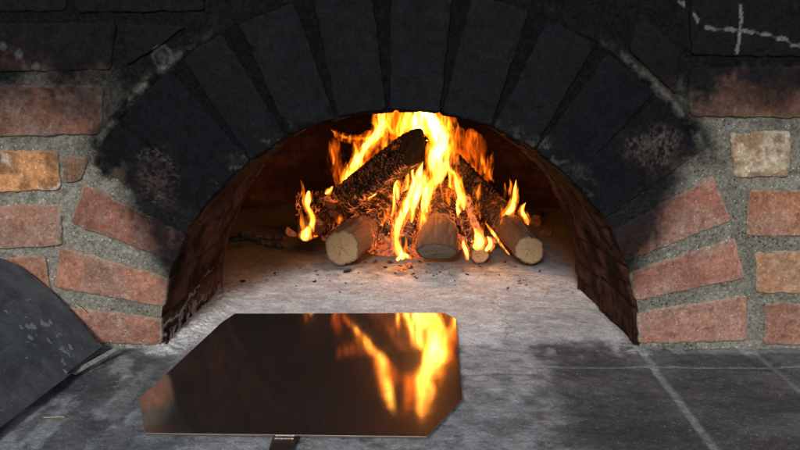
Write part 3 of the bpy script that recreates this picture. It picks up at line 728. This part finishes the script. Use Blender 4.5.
for i, (px, py, s) in enumerate(cr_pts):
    p = on(px, py, s*.3); chip(p, s, M_coal, 'black charcoal crumb on the pale ash in front of the logs', 'charcoal', cg, i+.5, .35, i*2.1, 'charcoal_chip')
for i, (px, py, s) in enumerate([(402,269,.011),(409,265,.008)]):
    p = on(px, py, .006); chip(p, s, M_hot if i == 0 else M_emb, ['larger red hot ember fallen on the ash between the front left and middle logs','smaller glowing ember just behind the fallen red hot one'][i], 'ember', None, i+9.5, .4, i)

# straws
tS = NT('straw'); tS.bsdf(Base_Color=tS.mixc(tS.noise(90,3,.5), (.36,.27,.13,1), (.22,.16,.08,1)), Roughness=.7)
for i, (a, b, lb) in enumerate([((43,417.5),(65,417),'pale dry straw lying on the ledge at the lower left')]):
    p, q = on(*a,.004), on(*b,.004); stick('straw', [p, (p+q)/2+Vector((0,.0005,0)), q], .0007, tS.m, lb, 'straw', i+1.)
p, q = at(75,305,-.009), at(87,313,-.009); stick('straw', [p, (p+q)/2+Vector((.001,-.001,.002)), q], .0008, tS.m, 'bent dry straw caught on the red brick above the oven door', 'straw', 4.)

# ------------------------------------------------------------------ flames (glowing gas inside closed, wavering bodies)
def flame_mat(name, lowc, hic, dens, sc=26., lo=.36, hi=.66, floor=.12, pw=2.):
    t = NT(name)
    mp = t.n('ShaderNodeMapping', {'Vector': t.obj, 'Scale': (1., 1., .30)}).outputs[0]
    n = t.noise(sc, 4, .55, mp, 1.3)
    k_ = t.ramp(n, lo, hi, floor, 1.)
    k2 = t.math('POWER', k_, pw)
    col = t.mixc(k_, tuple(lowc)+(1,), tuple(hic)+(1,))
    em = t.n('ShaderNodeEmission', {'Color': col, 'Strength': t.math('MULTIPLY', k2, dens)})
    t.t.links.new(em.outputs[0], t.out.inputs['Volume'])
    t.m.cycles.volume_step_rate = .4
    return t.m
M_core = flame_mat('flame_core', (1,.27,.013), (1,.48,.07), 1050, 62, .36, .60, .12)
M_fs = flame_mat('flame_bright', (1,.11,.003), (1,.22,.008), 290, 82, .40, .62, .05)
M_fm = flame_mat('flame_orange', (1,.10,.003), (1,.20,.007), 150, 84, .42, .64, .0)
M_fw = flame_mat('flame_faint', (1,.09,.003), (1,.15,.005), 75, 70, .42, .68, .0)
def flame(parent, path, ws, Y, mat, seed, depth=.55, wob=.22):
    """path in survey coordinates of the enlarged fire detail, ws half widths there"""
    P = [at(270+x/2.25, 90+y/2.25, Y) for x, y in path]; sc = (1.369+Y)/F/2.25
    W = [w*sc for w in ws]
    n = max(18, 7*len(P)); m = 20
    def cat(a, t):
        i = min(int(t), len(a)-2); f = t-i
        p0, p1, p2, p3 = a[max(i-1, 0)], a[i], a[i+1], a[min(i+2, len(a)-1)]
        return .5*((2*p1)+(p2-p0)*f+(2*p0-5*p1+4*p2-p3)*f*f+(3*p1-p0-3*p2+p3)*f**3)
    V = []
    for i in range(n):
        t = i/(n-1)*(len(P)-1); p = cat([np.array(q) for q in P], t); w = max(float(cat([np.array(q) for q in W], t)), .0008)
        end = min(i/(n-1)/.10, (1-i/(n-1))/.16, 1.); w *= math.sqrt(max(end, 0.001))
        p2 = cat([np.array(q) for q in P], min(t+.05, len(P)-1)); p1 = cat([np.array(q) for q in P], max(t-.05, 0)); tg = p2-p1; tg /= np.linalg.norm(tg)+1e-9
        e1 = np.array((tg[2], 0, -tg[0])); e1 /= np.linalg.norm(e1)+1e-9; e2 = np.cross(e1, tg)
        tw = .5*math.sin(seed*2.1+t*1.3)
        a = np.arange(m)*2*math.pi/m; r_ = w*(1+wob*2*(fbm(np.cos(a)*.9+seed*7, np.sin(a)*.9, p[2]*42, 1., 2, seed)-.5))
        u_, v_ = r_*np.cos(a), r_*depth*np.sin(a)*np.abs(np.sin(a))**1.3
        u_, v_ = u_*math.cos(tw)-v_*math.sin(tw), u_*math.sin(tw)+v_*math.cos(tw)
        V.extend(p+e1*u_[:, None]+e2*v_[:, None])
    F_ = gridfaces(n, m, 0, True)+[tuple(reversed(range(m))), tuple(range((n-1)*m, n*m))]
    VA = np.array(V); c0 = VA.mean(0); vol = 0.
    for f in F_:
        a_ = VA[f[0]]-c0
        for q in range(1, len(f)-1): vol += float(np.dot(a_, np.cross(VA[f[q]]-c0, VA[f[q+1]]-c0)))
    if vol < 0: F_ = [tuple(reversed(f)) for f in F_]
    o = mesh('flame', V, F_, mat, parent)
    return o
fire = empty('fire', at(420,255,.65), 'tall yellow and orange flames roaring up from the centre of the logs', 'fire')
FL = [
 ([(158,242),(172,205),(190,170),(207,140),(228,112),(250,84),(252,48),(262,0),(285,-60)], [5,11,14,13,13,17,15,13,3], .66, 's'),
 ([(182,240),(186,215),(200,190),(214,160)], [5,8,7,2], .64, 's'),
 ([(262,92),(235,104),(205,110),(175,108),(152,100),(136,88)], [6,7,8,8,7,2], .66, 'm'),
 ([(262,150),(258,110),(266,80),(274,40),(290,-30)], [10,16,20,16,5], .72, 'm'),
 ([(300,130),(296,90),(300,60),(304,34),(318,-30),(300,-90)], [18,26,26,20,16,3], .72, 'm'),
 ([(335,110),(332,80),(336,55),(334,32),(346,-30),(338,-110)], [20,26,24,20,16,3], .72, 's'),
 ([(290,120),(300,85),(312,52),(320,34)], [5,9,10,8], .68, 's'),
 ([(375,120),(372,85),(360,60),(350,34),(366,-30),(352,-80)], [18,24,22,18,12,3], .72, 's'),
 ([(400,110),(402,84),(396,62),(388,42),(396,-20)], [10,16,16,12,3], .70, 'm'),
 ([(350,262),(357,225),(376,192),(372,150),(384,118),(376,86),(352,58),(340,0)], [7,13,18,22,26,20,14,4], .62, 's'),
 ([(372,215),(392,185),(398,150),(402,120)], [5,10,9,3], .60, 's'),
 ([(300,382),(286,345),(288,305),(302,270),(316,235),(324,205),(330,178)], [16,11,13,13,10,7,2], .52, 's'),
 ([(284,384),(300,372),(318,380)], [5,9,3], .51, 's'),
 ([(318,300),(322,262),(333,230),(336,192),(345,160)], [5,10,12,11,3], .56, 's'),
 ([(338,330),(344,290),(348,252),(350,215),(346,178)], [4,9,12,12,4], .54, 's'),
 ([(436,272),(430,240),(418,205),(402,172),(396,140)], [5,11,11,7,2], .58, 's'),
 ([(288,248),(286,225),(289,202)], [4,6,2], .56, 's'),
 ([(268,300),(278,270),(276,240),(288,215)], [4,7,7,2], .62, 'm'),
 ([(250,305),(262,285),(266,262)], [4,7,2], .60, 'm'),
 ([(186,246),(200,236),(222,240),(242,232)], [3,8,7,2], .60, 's'),
 ([(124,234),(132,228),(142,216)], [4,7,2], .68, 's'),
 ([(152,300),(157,290),(160,278)], [5,8,3], .62, 'm'),
 ([(444,260),(448,200),(432,140),(424,80)], [12,20,22,16], .74, 'f'),
 ([(470,250),(476,190),(462,130),(446,86)], [10,18,20,12], .78, 'f'),
 ([(230,200),(222,160),(218,125),(224,90)], [14,24,26,16], .78, 'f'),
 ([(160,220),(150,170),(146,130),(150,104)], [10,15,15,8], .74, 'f'),
 ([(474,292),(466,262),(468,232),(476,206)], [3,7,8,2], .64, 'm'),
 ([(436,318),(430,300),(434,282)], [3,5,2], .52, 'm'),
 ([(505,208),(494,190),(496,166),(502,138)], [2,7,7,1.5], .66, 'm'),
 ([(540,372),(520,348),(502,322),(484,298)], [2,4,5,2], .50, 's'),
 ([(446,384),(442,364),(436,346),(436,334)], [4,8,6,2], .52, 's'),
 ([(456,356),(470,344),(466,326),(460,308)], [7,17,11,3], .52, 's'),
 ([(484,362),(494,352),(496,340),(488,328)], [5,9,7,2], .52, 's'),
 ([(330,170),(345,190),(338,215),(330,245)], [3,8,8,3], .52, 'm'),
 ([(360,150),(356,180),(352,200)], [4,9,5], .54, 'm'),
 ([(404,262),(398,232),(404,205)], [3,8,3], .60, 'm'),
 ([(420,170),(412,140),(410,110),(404,84)], [5,10,11,6], .66, 'm'),
]
mm = {'s': M_fs, 'm': M_fm, 'f': M_fw}
def tongue(parent, p, w, Y, k_, seed):
    r_ = random.Random(int(seed*13))
    wide = [x*(1.25 if k_ != 'f' else 1.15) for x in w]
    flame(parent, p, wide, Y, mm[k_], seed, depth=.95 if k_ == 'f' else .7, wob=.5)
    if k_ == 's': flame(parent, p, [x*.68 for x in w], Y, M_core, seed+.5, depth=.8, wob=.55)
    if k_ == 'm': flame(parent, p, [x*.45 for x in w], Y, M_fs, seed+.5, depth=.8, wob=.5)
    big = max(w)
    if big > 9:                      # thinner wisps peeling off the sides
        for q in range(3 if big > 15 else 2):
            sd_ = r_.choice((-1, 1)); i0 = r_.randrange(0, max(1, len(p)-2)); x0, y0 = p[i0]; wv = w[min(i0+1, len(w)-1)]
            L_ = r_.uniform(45, 90); pts = []
            for a in range(5):
                f_ = a/4; pts.append((x0+(p[min(i0+2, len(p)-1)][0]-x0)*f_*.8 + sd_*wv*(.5+.8*f_) + r_.uniform(-4, 4), max(44, y0-L_*f_)))
            flame(parent, pts, [2, 5, 5.5, 4, 1.2], Y+r_.uniform(-.03, .03), M_fs if r_.random() < .6 else M_fm, seed+q+.3, .8, .5)
rf = random.Random(5)
for i in range(16):
    x = rf.uniform(262, 440); y = rf.uniform(270, 320); L_ = rf.uniform(70, 150); w = rf.uniform(4, 8)
    FL.append(([(x+rf.uniform(-7,7)+(345-x)*.25*f_, y-L_*f_) for f_ in (0,.25,.5,.75,1)], [w*.5, w, w*1.1, w*.7, 1.2], rf.uniform(.60,.74), 's' if i % 2 else 'm'))
for i, (p, w, Y, k_) in enumerate(FL): tongue(fire, p, w, Y, k_, i+1.)
def lone(label, items, origin):
    r_ = empty('fire', origin, label, 'fire')
    for i, (p, w, Y, k_) in enumerate(items): tongue(r_, p, w, Y, k_, i+40.)
lone('small curling flame licking up from the grey log end at the far left', [([(84,340),(82,325),(92,308),(96,288),(86,266),(84,248),(88,226)], [13,17,8,7,8,12,9], .60, 's'), ([(98,322),(99,300),(96,280)], [3,5,2], .60, 'm')], at(305,242,.60))
lone('slender twin flame rising from the top of the right log', [([(524,306),(530,284),(546,262),(550,236),(554,200)], [3,11,12,8,2], .60, 's'), ([(530,240),(530,226),(528,206)], [1.5,3,1], .60, 'm')], at(506,222,.60))
lone('short flame at the back of the sawn right log', [([(580,308),(578,290),(566,272),(576,252)], [3,7,8,2], .60, 's')], at(526,222,.60))

# ------------------------------------------------------------------ light
def lamp(p, w, r_, col):
    l = bpy.data.lights.new('fire_glow', 'POINT'); l.energy = w; l.shadow_soft_size = r_; l.color = col
    o = bpy.data.objects.new('fire_glow', l); COL.objects.link(o); o.location = p
lamp(at(425,170,.68), .32, .03, (1,.20,.035)); lamp(at(402,225,.55), .16, .02, (1,.27,.06)); lamp(at(345,195,.64), .16, .02, (1,.20,.035)); lamp(at(512,215,.60), .07, .01, (1,.20,.035))
W_ = bpy.data.worlds.new("World"); S.world = W_; W_.use_nodes = True
nt = W_.node_tree; nt.nodes.clear()
el, az = R(25), R(-9)
sky = nt.nodes.new('ShaderNodeTexSky'); sky.sky_type = 'NISHITA'; sky.sun_disc = False; sky.sun_elevation = el; sky.sun_rotation = R(180)-az*-1
bg = nt.nodes.new('ShaderNodeBackground'); bg.inputs[1].default_value = .095
wo = nt.nodes.new('ShaderNodeOutputWorld'); nt.links.new(sky.outputs[0], bg.inputs[0]); nt.links.new(bg.outputs[0], wo.inputs[0])
sl = bpy.data.lights.new('sun', 'SUN'); sl.energy = 3.3; sl.angle = R(12); sl.color = (1,.985,.96)
so_ = bpy.data.objects.new('sun', sl); COL.objects.link(so_)
sundir = Vector((math.sin(az)*math.cos(el), -math.cos(az)*math.cos(el), math.sin(el)))     # toward the sun
so_.rotation_euler = sundir.to_track_quat('Z', 'Y').to_euler()
S.view_settings.view_transform = 'Standard'; S.view_settings.look = 'None'; S.view_settings.exposure = 0
S.cycles.volume_max_steps = 256; S.cycles.sample_clamp_indirect = 4; S.cycles.use_denoising = True
